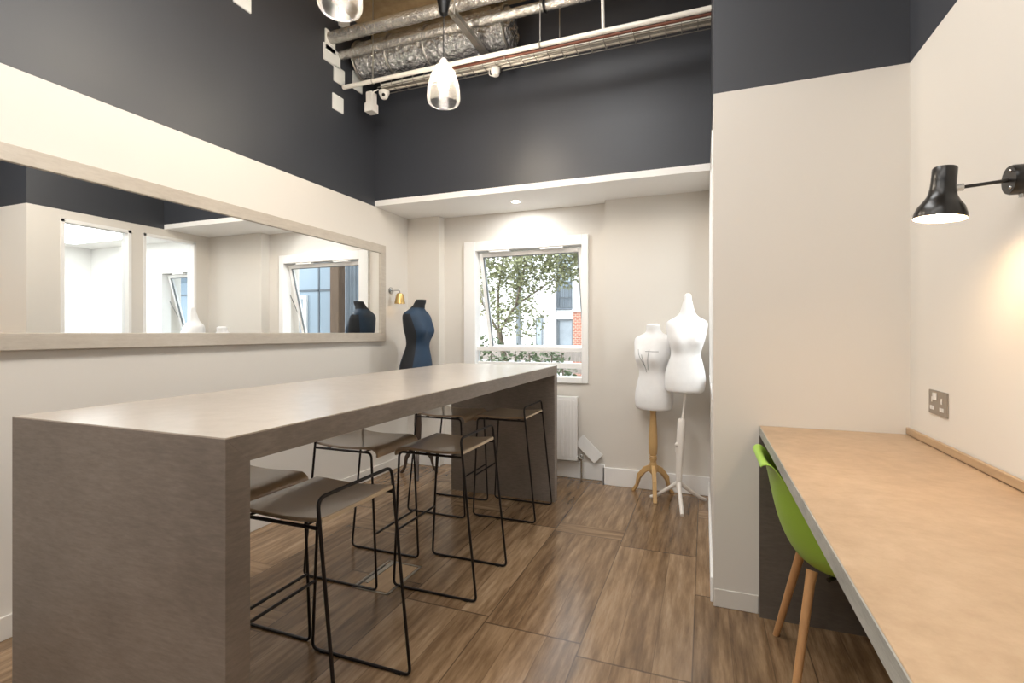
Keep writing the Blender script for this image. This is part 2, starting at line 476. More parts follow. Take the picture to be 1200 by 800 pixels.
# ------------------------------------------------------------------ windows
def window(name, W, tilt, vents):
    x0, x1, z0, z1 = W
    root = bpy.data.objects.new(name, None); C.objects.link(root)
    struct(root)
    y = YB
    # architrave lining the opening and lapping the wall
    boxes('window_surround', [(x0 - .05, x0 + .07, y - .022, y + .10, z0 - .03, z1 + .03), (x1 - .025, x1 + .035, y - .022, y + .10, z0 - .03, z1 + .03),
                           (x0 + .07, x1 - .025, y - .022, y + .10, z1 - .06, z1 + .03), (x0 + .07, x1 - .025, y - .03, y + .14, z0 - .03, z0 + .02)], 'gloss_white', root, bevel=.004)
    a, b = x0 + .07, x1 - .025
    zt = z1 - .06; zr = z0 + .27
    boxes('transom', [(a, b, y + .02, y + .09, zr - .022, zr + .018)], 'gloss_white', root, bevel=.004)
    boxes('lower_rail', [(a, b, y + .03, y + .09, z0 + .095, z0 + .145)], 'gloss_white', root, bevel=.004)
    boxes('fixed_pane', [(a, b, y + .055, y + .063, z0 + .02, zr - .03)], 'glass', root)
    # top-hung sash pushed open at the bottom
    h = zt - zr + .06
    s = bpy.data.objects.new('sash', None)
    bm = bmesh.new(); w = .05
    L = b - a
    for q in ((.012, w, -.02, .03, -h, -.01), (L - w, L - .012, -.02, .03, -h, -.01), (w, L - w, -.02, .03, -w, -.01), (w, L - w, -.02, .03, -h, -h + w)):
        box(bm, *q)
    s = obj('sash', bm, 'gloss_white', root, bevel=.004, loc=(a, y + .06, zt), rot=(tilt, 0, 0))
    boxes('sash_pane', [(w - .005, L - w + .005, 0, .008, -h + w - .005, -w + .005)], 'glass', s)
    boxes('sash_gasket', [(w, w + .008, -.021, -.002, -h + w, -w), (L - w - .008, L - w, -.021, -.002, -h + w, -w), (w, L - w, -.021, -.002, -w - .008, -w)], 'grey_frame', s)
    for sx in (a + .008, b - .008):      # friction stays at both sides
        bm = bmesh.new(); tube(bm, [(sx, y + .08, zt - .35), (sx, y + .06 + .5 * math.sin(tilt), zt - .55)], .006, 6)
        obj('stay', bm, 'chrome', root)
    for (p, q) in vents:
        boxes('vent_cover', [(p, q, y - .012, y + .03, zt - .018, zt + .004)], 'gloss_white', root, bevel=.003)
    bm = bmesh.new(); box(bm, L * .5 - .06, L * .5 + .06, -.045, -.02, -h + .015, -h + .033); box(bm, L * .5 - .015, L * .5 + .015, -.04, -.02, -h + .008, -h + .042)
    obj('handle', bm, 'plastic', s, bevel=.003)
    return root
window('window_1', W1, math.radians(15), [(-1.93, -1.72), (-1.42, -1.2)])
window('window_2', W2, math.radians(15), [(.62, .82)])

# ------------------------------------------------------------------ bar table
TX0, TX1, TY0, TY1, TZ = -1.966, -1.076, 0.88, 3.785, 1.047
t = thing('bar_table', 'long high grey-brown waterfall table in the middle of the room', 'table', ((TX0 + TX1) / 2, (TY0 + TY1) / 2, 0))
ox, oy = (TX0 + TX1) / 2, (TY0 + TY1) / 2
hl = (TY1 - TY0) / 2; hw = (TX1 - TX0) / 2; th = .07
bm = bmesh.new(); prism_x(bm, [(-hl, TZ - .004), (hl, TZ - .004), (hl - th, TZ - th), (-hl + th, TZ - th)], -hw, hw)
obj('tabletop', bm, 'table', t)
o = boxes('top_surface', [(-hw, hw, -hl, hl, TZ - .004, TZ)], 'tabletop', t); o['label'] = 'smooth worktop surface, colour lightened for the light on it'
for s in (-1, 1):
    bm = bmesh.new(); prism_x(bm, [(s * hl, TZ - .0045), (s * (hl - th), TZ - th - .0005), (s * (hl - th), 0), (s * hl, 0)], -hw, hw)
    obj('end_panel', bm, 'table', t)

# ------------------------------------------------------------------ bar stools
def make_stool(label):
    t = thing('bar_stool', label, 'stool', (0, 0, 0), 0, 'wire bar stools around the high table')
    # seat: bent sheet, waterfall at the front (-x), slight dish
    prof = [(-.205, .668), (-.208, .682), (-.204, .696), (-.192, .708), (-.172, .714), (-.12, .713), (-.05, .709), (.03, .707), (.10, .710), (.16, .716), (.186, .719)]
    bm = bmesh.new(); rows = []
    ny = 9
    for (x, z) in prof:
        row = []
        for j in range(ny):
            v = -1 + 2 * j / (ny - 1)
            row.append(bm.verts.new((x, v * .190, z + .004 * v * v * (1 if x > -.18 else 0))))
        rows.append(row)
    for i in range(len(rows) - 1):
        for j in range(ny - 1):
            bm.faces.new((rows[i][j], rows[i][j + 1], rows[i + 1][j + 1], rows[i + 1][j]))
    bmesh.ops.recalc_face_normals(bm, faces=bm.faces)
    if sum(f.normal.z for f in bm.faces) < 0: bmesh.ops.reverse_faces(bm, faces=bm.faces)
    geom = bmesh.ops.solidify(bm, geom=bm.faces[:], thickness=.013)
    st = obj('seat', bm, 'seat', t, smooth=True, angle=60)
    b = st.modifiers.new('bevel', 'BEVEL'); b.width = .004; b.segments = 2; b.limit_method = 'ANGLE'; b.angle_limit = math.radians(60)
    bm = bmesh.new()
    box(bm, .1868, .1885, -.188, .188, .707, .719)
    e = obj('seat_edge', bm, 'ply', st); e['label'] = 'pale ply back edge of the seat'
    R = .0062
    for s in (-1, 1):
        y = s * .197
        bm = bmesh.new()
        tube(bm, [(.183, y, .693), (-.172, y, .693), (-.205, y, R), (.262, y, R), (.187, y, .700)], R, 10, fil=.028)
        f = obj('leg_frame', bm, 'wire', t, smooth=True)
        for x in (-.15, .21):
            bm = bmesh.new(); box(bm, x - .012, x + .012, y - .007, y + .007, 0, .006)
            obj('glide', bm, 'dark_plastic', f)
    bm = bmesh.new(); tube(bm, [(.187, -.197, .700), (.178, -.197, .786), (.178, .197, .786), (.187, .197, .700)], R, 10, fil=.035)
    obj('back_rail', bm, 'wire', t, smooth=True)
    bm = bmesh.new(); tube(bm, [(-.1915, -.197, .285), (-.1915, .197, .285)], R, 10)
    obj('footrest', bm, 'wire', t, smooth=True)
    for x in (-.12, .12):
        bm = bmesh.new(); tube(bm, [(x, -.197, .692), (x, .197, .692)], R * .8, 8)
        obj('seat_support', bm, 'wire', t, smooth=True)
    return t
s0 = make_stool('nearest bar stool on the open floor side of the high table')
s0.location = (-1.30, 1.435, 0)
for (x, y, r, lab) in [
    (-1.288, 2.39, 0, 'middle bar stool of the three along the open floor side of the high table'),
    (-1.338, 3.445, 0, 'farthest bar stool on the open floor side, nearest the radiator'),
    (-1.755, 1.47, PI, 'nearest bar stool on the mirror side, mostly hidden behind the table end panel'),
    (-1.745, 2.31, PI, 'middle bar stool on the mirror side, seat showing below the table edge'),
    (-1.772, 3.36, PI, 'farthest bar stool on the mirror side, in front of the far end panel')]:
    dup(s0, (x, y, 0), r, lab, 'wire bar stools around the high table')

# floor socket box
FX0, FX1, FY0, FY1 = -1.685, -1.465, 2.10, 2.425
t = thing('floor_box', 'rectangular metal-framed floor socket box under the bar table', 'floor box', ((FX0 + FX1) / 2, (FY0 + FY1) / 2, 0))
a, b = (FX1 - FX0) / 2, (FY1 - FY0) / 2
boxes('frame', [(-a, a, -b, -b + .014, 0, .004), (-a, a, b - .014, b, 0, .004), (-a, -a + .014, -b, b, 0, .004), (a - .014, a, -b, b, 0, .004)], 'steel', t, bevel=.001)
boxes('lid', [(-a + .018, a - .018, -b + .018, b - .018, 0, .003)], 'upstand', t)
boxes('cable_flap', [(-a + .03, -a + .055, -.10, .14, .003, .007)], 'galv', t)
boxes('cable_slot', [(-a + .016, -a + .026, -.13, .10, .0032, .0045), (-a + .016, -.01, -b + .016, -b + .03, .0032, .0045)], 'dark_plastic', t)

# ------------------------------------------------------------------ wall mirror
MY0, MY1, MZ0, MZ1 = 0.6, 3.9, 1.225, 2.10
t = thing('wall_mirror', 'long landscape mirror in a washed grey frame facing the high table', 'mirror', (XL, (MY0 + MY1) / 2, MZ0))
h = (MY1 - MY0) / 2; H = MZ1 - MZ0; fw = .075
boxes('backing', [(0, .018, -h + .01, h - .01, .01, H - .01)], 'dark_plastic', t)
boxes('mirror_glass', [(.018, .022, -h + .03, h - .03, .03, H - .03)], 'mirror', t)
bm = bmesh.new()
for q in ((.0, .035, -h, h, 0, fw), (.0, .035, -h, h, H - fw, H), (.0, .035, -h, -h + fw, fw, H - fw), (.0, .035, h - fw, h, fw, H - fw)): box(bm, *q)
obj('mirror_frame', bm, 'mirror_frame', t, bevel=.003)

# ------------------------------------------------------------------ desk along the right wall
DX, DZ = .235, .872
DY0 = -.6
t = thing('desk', 'tan-topped built-in desk below the black wall lamp', 'desk', (DX, YP - .002, 0))
W = XR - DX - .002; Ld = YP - DY0
boxes('desktop', [(.003, W, -Ld, 0, DZ - .04, DZ)], 'desktop', t, bevel=.002)
o = boxes('front_edge', [(0, .003, -Ld, 0, DZ - .04, DZ - .0005)], 'deskedge', t); o['label'] = 'worn grey front edge strip'
boxes('end_panel', [(0, W, -.03, 0, 0, DZ - .04)], 'deskpanel', t)
boxes('end_panel', [(0, W, -Ld, -Ld + .03, 0, DZ - .04)], 'deskpanel', t)
o = boxes('upstand', [(W - .014, W - .001, -Ld, -.001, DZ + .003, DZ + .03)], 'upstand', t, bevel=.002); o['label'] = 'thin oak strip along the wall'

# ------------------------------------------------------------------ green shell chair
def shell_chair(loc, rotz):
    t = thing('shell_chair', 'lime green plastic shell chair with beech legs tucked under the desk', 'chair', loc, rotz)
    P = [(-.300, .806), (-.297, .817), (-.288, .823), (-.277, .819), (-.266, .797), (-.256, .75), (-.243, .68), (-.227, .60), (-.203, .53), (-.167, .465), (-.11, .425), (-.03, .410), (.06, .412), (.14, .428), (.20, .440), (.235, .436), (.25, .426)]
    HW = [.16, .172, .18, .187, .195, .205, .218, .228, .236, .24, .243, .243, .24, .236, .23, .222, .21]
    CU = [0, .0, .0, .01, .02, .04, .065, .09, .105, .11, .10, .085, .065, .045, .025, .01, 0]
    n = len(P); nv = 17
    bm = bmesh.new(); rows = []
    for i, (x, z) in enumerate(P):
        a = Vector((P[max(i - 1, 0)][0], 0, P[max(i - 1, 0)][1])); b = Vector((P[min(i + 1, n - 1)][0], 0, P[min(i + 1, n - 1)][1]))
        tn = (b - a).normalized(); nr = Vector((-tn.z, 0, tn.x))
        if nr.x < 0 and i < n // 2: nr = -nr
        if i >= n // 2 and nr.z < 0: nr = -nr
        row = []
        for j in range(nv):
            v = -1 + 2 * j / (nv - 1)
            p = Vector((x, v * HW[i], z)) + nr * CU[i] * abs(v) ** 2.4
            row.append(bm.verts.new(p))
        rows.append(row)
    for i in range(n - 1):
        for j in range(nv - 1):
            bm.faces.new((rows[i][j], rows[i][j + 1], rows[i + 1][j + 1], rows[i + 1][j]))
    o = obj('seat_shell', bm, 'green', t, smooth=True, angle=180)
    so = o.modifiers.new('thick', 'SOLIDIFY'); so.thickness = .006; so.offset = 0
    s = o.modifiers.new('sub', 'SUBSURF'); s.levels = 1; s.render_levels = 2
    for sx in (-1, 1):
        for sy in (-1, 1):
            bm = bmesh.new()
            tube(bm, [(sx * .125, sy * .095, .432), (sx * .135, sy * .11, .39), (sx * .205, sy * .225, .0)], lambda q: .021 - .008 * q if q > .1 else .02, 10)
            obj('leg', bm, 'beech', t, smooth=True)
    bm = bmesh.new(); tube(bm, [(-.07, -.08, .40), (.07, .08, .40)], .009, 8); tube(bm, [(-.07, .08, .40), (.07, -.08, .40)], .009, 8)
    obj('leg_brace', bm, 'black_metal', t)
    return t
shell_chair((.492, 2.2, 0), 0)

# ------------------------------------------------------------------ dress forms
def torso_fn(rows, bust_z, bust_amp):
    """rows: (z, half width, half depth, y shift, x shift); front is -y"""
    def at(z):
        if z <= rows[0][0]: return rows[0][1:]
        for i in range(len(rows) - 1):
            a, b = rows[i], rows[i + 1]
            if a[0] <= z <= b[0]:
                p = rows[max(i - 1, 0)]; q = rows[min(i + 2, len(rows) - 1)]
                u = (z - a[0]) / (b[0] - a[0])
                out = []
                for k in range(1, 5):
                    m0 = (b[k] - p[k]) / max(b[0] - p[0], 1e-6) * (b[0] - a[0]); m1 = (q[k] - a[k]) / max(q[0] - a[0], 1e-6) * (b[0] - a[0])
                    out.append((2 * u**3 - 3 * u**2 + 1) * a[k] + (u**3 - 2 * u**2 + u) * m0 + (-2 * u**3 + 3 * u**2) * b[k] + (u**3 - u**2) * m1)
                return out
        return rows[-1][1:]
    def f(z, th, off=0.0):
        w, d, ys, xs = at(z)
        c, s = math.cos(th), math.sin(th)
        e = 0.86
        x = math.copysign(abs(c) ** e, c) * (w + off); y = math.copysign(abs(s) ** e, s) * (d + off)
        g = 0
        for side in (-1, 1):
            dx = (x - side * .072) / .052; dz = (z - bust_z) / (.062 if z < bust_z else .085)
            g += math.exp(-dx * dx - dz * dz)
        if y < 0: y -= bust_amp * min(g, 1.0) * min(1, -y / (d * .5))
        return Vector((x + xs, y + ys, z))
    return f

def dress_form(name, label, loc, rotz, rows, bust_z, amp, mat, lean=(0, 0)):
    t = thing(name, label, 'dress form', loc, rotz)
    f = torso_fn(rows, bust_z, amp)
    zs = [r[0] for r in rows]
    z0, z1 = zs[0], zs[-1]
    nz, nt_ = 56, 48
    bm = bmesh.new(); rings = []
    for i in range(nz + 1):
        z = z0 + (z1 - z0) * i / nz
        rings.append([bm.verts.new(f(z, 2 * PI * k / nt_)) for k in range(nt_)])
    for i in range(nz):
        for k in range(nt_):
            bm.faces.new((rings[i][k], rings[i][(k + 1) % nt_], rings[i + 1][(k + 1) % nt_], rings[i + 1][k]))
    bm.faces.new(rings[0][::-1]); bm.faces.new(rings[-1])
    o = obj('torso', bm, mat, t, smooth=True, angle=55, rot=(lean[0], lean[1], 0))
    return t, f, o

# (z, half width, half depth, y shift, x shift)
R1 = [(.694, .128, .105, .01, 0), (.71, .142, .115, .012, 0), (.79, .149, .118, .012, 0), (.87, .139, .108, .012, 0), (.96, .113, .092, .005, 0), (1.0, .110, .088, 0, 0),
      (1.05, .120, .092, -.002, 0), (1.12, .143, .098, 0, 0), (1.18, .153, .096, .004, 0), (1.23, .160, .088, .008, 0), (1.262, .152, .076, .012, 0), (1.282, .115, .064, .014, 0),
      (1.297, .075, .056, .012, 0), (1.32, .056, .052, .008, 0), (1.35, .054, .05, .002, 0), (1.366, .05, .046, 0, 0), (1.374, .034, .03, 0, 0)]
t, f, o = dress_form('dress_form', 'shorter white dress form standing on a natural pine post and tripod', (-.384, 4.145, 0), math.radians(-22), R1, 1.10, .042, 'canvas_white')
bm = bmesh.new()
def surf_line(pts, r=.0022):
    tube(bm, [f(z, th, .001) + Vector((0, -.001, 0)) for z, th in pts], r, 6)
A0 = -PI / 2
surf_line([(1.17 - .02 * i, A0 - .42 + .045 * i) for i in range(9)])
surf_line([(1.17 - .02 * i, A0 + .10 - .01 * i) for i in range(9)])
surf_line([(1.155, A0 - .05 + .1 * i) for i in range(8)])
surf_line([(1.13 - .02 * i, A0 - .2 + .02 * i) for i in range(8)])
obj('lace_trim', bm, 'thread', t, smooth=True)['label'] = 'grey stitched lace over the bust'
bm = bmesh.new(); lathe(bm, [(.023, .27), (.031, .30), (.023, .306), (.031, .315), (.023, .322), (.030, .335), (.035, .40), (.033, .48), (.026, .60), (.023, .66), (.03, .694)], 24)
obj('stand_post', bm, 'pine', t, smooth=True)
bm = bmesh.new(); lathe(bm, [(.012, .17), (.03, .19), (.034, .23), (.026, .27)], 20); obj('stand_hub', bm, 'pine', t, smooth=True)
def foot(mat, ang, reach, z0, parent, w=.016, hgt=.044):
    bm = bmesh.new()
    d = Vector((math.cos(ang), math.sin(ang), 0)); s = Vector((-d.y, d.x, 0))
    prof = [(.02, z0), (.07, z0 * .86), (.12, z0 * .55), (reach * .85, z0 * .18), (reach, .0)]
    top = [(.02, z0 + hgt * 1.2), (.08, z0 * .86 + hgt * 1.1), (.14, z0 * .55 + hgt * .95), (reach * .9, z0 * .18 + hgt * .75), (reach + .028, .004)]
    rr = []
    for (a, b) in zip(prof, top):
        rr.append([bm.verts.new(d * a[0] + s * w + Vector((0, 0, a[1]))), bm.verts.new(d * a[0] - s * w + Vector((0, 0, a[1]))),
                   bm.verts.new(d * b[0] - s * w + Vector((0, 0, b[1]))), bm.verts.new(d * b[0] + s * w + Vector((0, 0, b[1])))])
    for i in range(len(rr) - 1):
        for k in range(4):
            bm.faces.new((rr[i][k], rr[i][(k + 1) % 4], rr[i + 1][(k + 1) % 4], rr[i + 1][k]))
    bm.faces.new(rr[0][::-1]); bm.faces.new(rr[-1])
    obj('stand_leg', bm, mat, parent, bevel=.005, smooth=True)
for a in (-80, 40, 155):
    foot('pine', math.radians(a) + math.radians(22), .17, .20, t)

R2 = [(.855, .125, .10, .01, .03), (.87, .14, .112, .012, .03), (.94, .147, .112, .010, .033), (1.0, .142, .106, .01, .033), (1.08, .122, .094, .004, .036), (1.14, .106, .084, 0, .038),
      (1.18, .112, .086, 0, .04), (1.25, .132, .094, 0, .042), (1.31, .143, .094, .004, .044), (1.36, .150, .084, .008, .046), (1.39, .138, .07, .01, .047), (1.412, .098, .058, .012, .048),
      (1.435, .068, .052, .01, .049), (1.47, .05, .046, .006, .05), (1.52, .037, .036, .002, .051), (1.55, .029, .029, 0, .052), (1.585, .024, .024, 0, .053), (1.597, .012, .012, 0, .053)]
t, f, o = dress_form('dress_form', 'taller white dress form on a white tripod, beside the cream partition edge', (-.170, 3.985, 0), math.radians(8), R2, 1.23, .03, 'canvas_white')
bm = bmesh.new(); tube(bm, [(.012, 0, .62), (.034, 0, .862)], .008, 12); obj('stand_rod', bm, 'white_wood', t, smooth=True)['label'] = 'thin white rod'
bm = bmesh.new(); tube(bm, [(-.012, 0, .12), (-.010, 0, .26), (-.004, 0, .44), (.008, 0, .64), (.009, 0, .655)], lambda q: .021 + .007 * math.sin(q * PI) + .002 * math.sin(q * 19), 16); obj('stand_post', bm, 'white_wood', t, smooth=True)
bm = bmesh.new(); sphere(bm, (-.026, -.012, .46), .017); tube(bm, [(-.02, 0, .40), (-.022, -.008, .46)], .018, 10); obj('knob', bm, 'white_wood', t, smooth=True)
for a in (-85, 45, 157):
    ang = math.radians(a - 8)
    d = Vector((math.cos(ang), math.sin(ang), 0))
    bm = bmesh.new(); tube(bm, [Vector((-.01, 0, .17)) + d * .01, Vector((-.01, 0, .13)) + d * .06, d * .20 + Vector((0, 0, .03)), d * .245 + Vector((0, 0, .012))], lambda q: .017 - .004 * q, 10, fil=.03)
    obj('stand_leg', bm, 'white_wood', t, smooth=True)

R3 = [(.90, .13, .11, .02, 0), (.92, .148, .13, .022, 0), (1.0, .152, .135, .02, 0), (1.08, .135, .118, .012, 0), (1.17, .112, .096, .002, 0), (1.21, .111, .094, -.002, 0), (1.27, .124, .1, -.004, 0),
      (1.33, .142, .106, 0, 0), (1.40, .152, .104, .006, 0), (1.45, .156, .094, .012, 0), (1.48, .142, .078, .016, 0), (1.505, .10, .064, .012, 0), (1.525, .07, .056, .004, 0),
      (1.55, .052, .046, -.012, 0), (1.59, .05, .042, -.034, 0), (1.597, .044, .038, -.036, 0)]
t, f, o = dress_form('dress_form', 'navy blue dress form on a dark wooden stand in the corner by the column', (-2.445, 3.97, 0), math.radians(84), R3, 1.315, .036, 'canvas_blue')
bm = bmesh.new()
nt_ = 40; rings = []
for z in (1.528, 1.55, 1.575, 1.594, 1.602):
    rings.append([bm.verts.new(f(min(z, 1.597), 2 * PI * k / nt_, .003) + Vector((0, 0, max(0, z - 1.597)))) for k in range(nt_)])
for i in range(4):
    for k in range(nt_): bm.faces.new((rings[i][k], rings[i][(k + 1) % nt_], rings[i + 1][(k + 1) % nt_], rings[i + 1][k]))
bm.faces.new(rings[-1]); bm.faces.new(rings[0][::-1])
obj('neck_cap', bm, 'canvas_dark', t, smooth=True)['label'] = 'black neck cap'
bm = bmesh.new()
for side in (0, PI):            # black side panels
    rows_ = []
    for i in range(25):
        z = .93 + (1.47 - .93) * i / 24
        wv = .42 + .12 * math.sin(i / 24 * PI)
        rows_.append([bm.verts.new(f(z, side - wv + 2 * wv * k / 8, .0018)) for k in range(9)])
    for i in range(24):
        for k in range(8): bm.faces.new((rows_[i][k], rows_[i][k + 1], rows_[i + 1][k + 1], rows_[i + 1][k]))
o = obj('side_panel', bm, 'canvas_dark', t, smooth=True); o['label'] = 'black side panels'
bm = bmesh.new(); lathe(bm, [(.02, .24), (.032, .28), (.024, .29), (.03, .34), (.034, .46), (.028, .62), (.022, .84), (.03, .90)], 20); obj('stand_post', bm, 'dark_wood', t, smooth=True)
for a in (-60, 50, 175):
    foot('dark_wood', math.radians(a - 84), .17, .24, t, w=.014, hgt=.034)

# ------------------------------------------------------------------ radiator and loose board
t = thing('radiator', 'white panel radiator below the window', 'radiator', (-1.56, YB - .002, 0))
rx0, rx1, rz0, rz1 = -.50, .51, .172, .735
bm = bmesh.new()
prof = []
n = 30; wdt = (rx1 - rx0 - .03) / n
for yb in (-.075,):
    box(bm, rx0, rx1, -.088, -.05, rz0, rz1)
    for i in range(n):
        xa = rx0 + .015 + i * wdt
        box(bm, xa + wdt * .18, xa + wdt * .82, -.094, -.088, rz0 + .03, rz1 - .03)
obj('panel', bm, 'gloss_white', t, bevel=.004)
boxes('grille', [(rx0, rx1, -.05, -.03, rz1 - .012, rz1)] + [(rx0 + .02 + i * .03, rx0 + .038 + i * .03, -.05, -.03, rz1 - .3, rz1) for i in range(32)], 'gloss_white', t)
boxes('bracket', [(-.3, -.27, -.03, 0, .25, .65)], 'gloss_white', t); boxes('bracket', [(.27, .30, -.03, 0, .25, .65)], 'gloss_white', t)
bm = bmesh.new(); tube(bm, [(rx1, -.06, rz0 + .03), (rx1 + .035, -.06, rz0 + .03), (rx1 + .035, -.06, .0)], .009, 10, fil=.01)
pv = obj('pipe', bm, 'chrome', t, smooth=True)
bm = bmesh.new(); lathe(bm, [(.012, 0), (.017, .008), (.017, .04), (.012, .048)], 16, Matrix.Translation((rx1 + .035, -.06, rz0 + .01))); lathe(bm, [(.011, 0), (.016, .006), (.016, .03), (.01, .036)], 16, Matrix.Translation((rx1 + .035, -.09, rz0 + .03)) @ Matrix.Rotation(PI / 2, 4, 'X'))
obj('valve', bm, 'chrome', t, smooth=True)
bm = bmesh.new(); box(bm, -.055, .055, -.006, .006, -.12, .12)
o = obj('loose_board', bm, 'white', bevel=.002)
o.location = (-.955, YB - .04, .275); o.rotation_euler = (math.radians(-3), math.radians(-48), 0)
tag(o, 'small white board leaning at a slant beside the radiator valve', 'board')

# ------------------------------------------------------------------ lamps
def pendant(x, y, zb, label):
    t = thing('pendant_lamp', label, 'pendant lamp', (x, y, zb), 0, 'glass pendants over the high table')
    bm = bmesh.new()
    prof = [(.092, 0), (.099, .012), (.1025, .04), (.099, .085), (.089, .135), (.073, .185), (.052, .228), (.032, .256), (.018, .268)]
    seg = 64; rings = []
    fine = []
    for i in range(len(prof) - 1):
        for j in range(3):
            u = j / 3; fine.append((prof[i][0] * (1 - u) + prof[i + 1][0] * u, prof[i][1] * (1 - u) + prof[i + 1][1] * u))
    fine.append(prof[-1])
    for r, z in fine:
        rings.append([bm.verts.new((r * (1 + .008 * math.cos(32 * 2 * PI * k / seg)) * math.cos(2 * PI * k / seg), r * (1 + .008 * math.cos(32 * 2 * PI * k / seg)) * math.sin(2 * PI * k / seg), z)) for k in range(seg)])
    for i in range(len(rings) - 1):
        for k in range(seg): bm.faces.new((rings[i][k], rings[i][(k + 1) % seg], rings[i + 1][(k + 1) % seg], rings[i + 1][k]))
    obj('shade', bm, 'shade_glass', t, smooth=True, angle=180)['label'] = 'ribbed clear glass dome shade'
    bm = bmesh.new(); lathe(bm, [(.022, .205), (.026, .215), (.026, .262), (.019, .274), (.008, .284)], 20); h = obj('lamp_holder', bm, 'plastic', t, smooth=True)
    bm = bmesh.new(); lathe(bm, [(.006, .082), (.02, .086), (.03, .104), (.033, .122), (.03, .144), (.021, .168), (.014, .19), (.013, .206)], 20); obj('bulb', bm, 'bulb', t, smooth=True)
    bm = bmesh.new(); tube(bm, [(0, 0, .282), (0, 0, .57)], .0028, 8); obj('cord', bm, 'dark_plastic', t)
    bm = bmesh.new(); lathe(bm, [(.010, .55), (.024, .556), (.030, .585), (.040, .635), (.044, .66)], 24); obj('ceiling_cup', bm, 'dark_plastic', t, smooth=True)
    bm = bmesh.new(); lathe(bm, [(.034, .6605), (.034, .69), (.01, .70), (.01, ZC - zb - .001)], 20); obj('drop_rod', bm, 'galv', t, smooth=True)
    return t
pendant(-1.52, 2.77, 2.73, 'glass dome pendant lamp hanging in front of the dark bulkhead')
pendant(-1.60, 1.913, 2.817, 'nearer glass dome pendant lamp with only its lower rim in view')

# black sconce on the desk wall
t = thing('wall_lamp', 'black wall lamp with a flared shade, lit above the tan desk', 'wall lamp', (XR - .001, 1.715, 1.705))
bm = bmesh.new(); lathe(bm, [(.036, 0), (.039, .004), (.039, .05), (.036, .056)], 32, Matrix.Rotation(-PI / 2, 4, 'Y')); mnt = obj('wall_mount', bm, 'black_metal', t, smooth=True)
for z in (.022, -.022):
    bm = bmesh.new(); sphere(bm, (-.057, -.012, z), .0045, 8); obj('screw', bm, 'chrome', mnt, smooth=True)
bm = bmesh.new(); tube(bm, [(-.03, 0, -.038), (-.03, 0, -.048)], .006, 10); obj('toggle_switch', bm, 'chrome', mnt, smooth=True)
bm = bmesh.new(); tube(bm, [(-.05, 0, .0), (-.162, .012, -.006)], .0048, 10); obj('arm', bm, 'black_metal', t, smooth=True)
bm = bmesh.new(); tube(bm, [(-.148, .010, -.0055), (-.172, .0125, -.0065)], .0105, 14); obj('joint', bm, 'chrome', t, smooth=True)
sm = Matrix.Translation((-.199, .014, -.088)) @ Matrix.Rotation(math.radians(5), 4, 'Y') @ Matrix.Diagonal((.80, .80, 1, 1))
bm = bmesh.new(); lathe(bm, [(.0755, .0), (.0745, .012), (.066, .032), (.052, .048), (.042, .062), (.037, .082), (.0355, .105), (.0355, .138), (.032, .142)], 40, sm, cap0=False); sh = obj('shade', bm, 'black_metal', t, smooth=True, angle=50)
bm = bmesh.new(); lathe(bm, [(.0735, .0005), (.0725, .012), (.064, .031), (.05, .047), (.04, .062), (.035, .08), (.03, .1)], 40, sm, cap0=False); obj('shade_lining', bm, 'inner_white', sh, smooth=True, angle=60)
bm = bmesh.new(); sphere(bm, sm @ Vector((0, 0, .034)), .024, 20); obj('bulb', bm, 'sconce_bulb', t, smooth=True)

# brass wall lamp by the mirror
t = thing('wall_lamp', 'small brass bell-shaped wall lamp beside the mirror end', 'wall lamp', (XL, 4.02, 1.70))
bm = bmesh.new(); lathe(bm, [(.032, 0), (.034, .006), (.03, .016), (.012, .022)], 28, Matrix.Rotation(PI / 2, 4, 'Y')); obj('wall_mount', bm, 'chrome', t, smooth=True)
bm = bmesh.new(); tube(bm, [(.015, 0, 0), (.105, 0, .0), (.105, 0, -.03)], .006, 10, fil=.02); obj('arm', bm, 'chrome', t, smooth=True)
bm = bmesh.new(); lathe(bm, [(.052, -.125), (.05, -.118), (.044, -.09), (.037, -.055), (.03, -.032), (.012, -.024)], 32, Matrix.Translation((.105, 0, 0)), cap0=False); obj('shade', bm, 'brass', t, smooth=True)
bm = bmesh.new(); sphere(bm, (.105, 0, -.098), .024, 16); obj('bulb', bm, 'brass_bulb', t, smooth=True)

# recessed downlights
def downlight(x, y, z, label):
    t = thing('downlight', label, 'ceiling light', (x, y, z))
    bm = bmesh.new(); lathe(bm, [(.036, -.001), (.05, -.003), (.05, 0)], 28, cap0=False, cap1=False); obj('rim', bm, 'white', t, smooth=True)
    bm = bmesh.new(); lathe(bm, [(.037, -.0022), (.037, -.0008)], 24); obj('lens', bm, 'downlight', t, smooth=True)
downlight(-1.53, 4.08, ZS, 'round recessed downlight in the white soffit above the window')
downlight(.75, 3.2, 2.46, 'round downlight in the ceiling of the white room, seen in the mirror')
downlight(1.5, 3.9, 2.46, 'farther round downlight in the ceiling of the white room, seen in the mirror')

# socket outlet
t = thing('wall_socket', 'brushed steel double wall socket above the desk', 'socket', (XR, 2.297, 1.04))
boxes('face_plate', [(-.006, 0, -.078, .078, -.045, .045)], 'steel', t, bevel=.002)
boxes('switch', [(-.0095, -.006, .004, .036, .010, .036)], 'plastic', t, bevel=.001)
for yc in (.046, -.036):
    boxes('pin_hole', [(-.0072, -.006, yc - .003, yc + .005, .0, .020), (-.0072, -.006, yc - .016, yc - .002, -.028, -.014), (-.0072, -.006, yc + .003, yc + .017, -.028, -.014)], 'plastic', t)

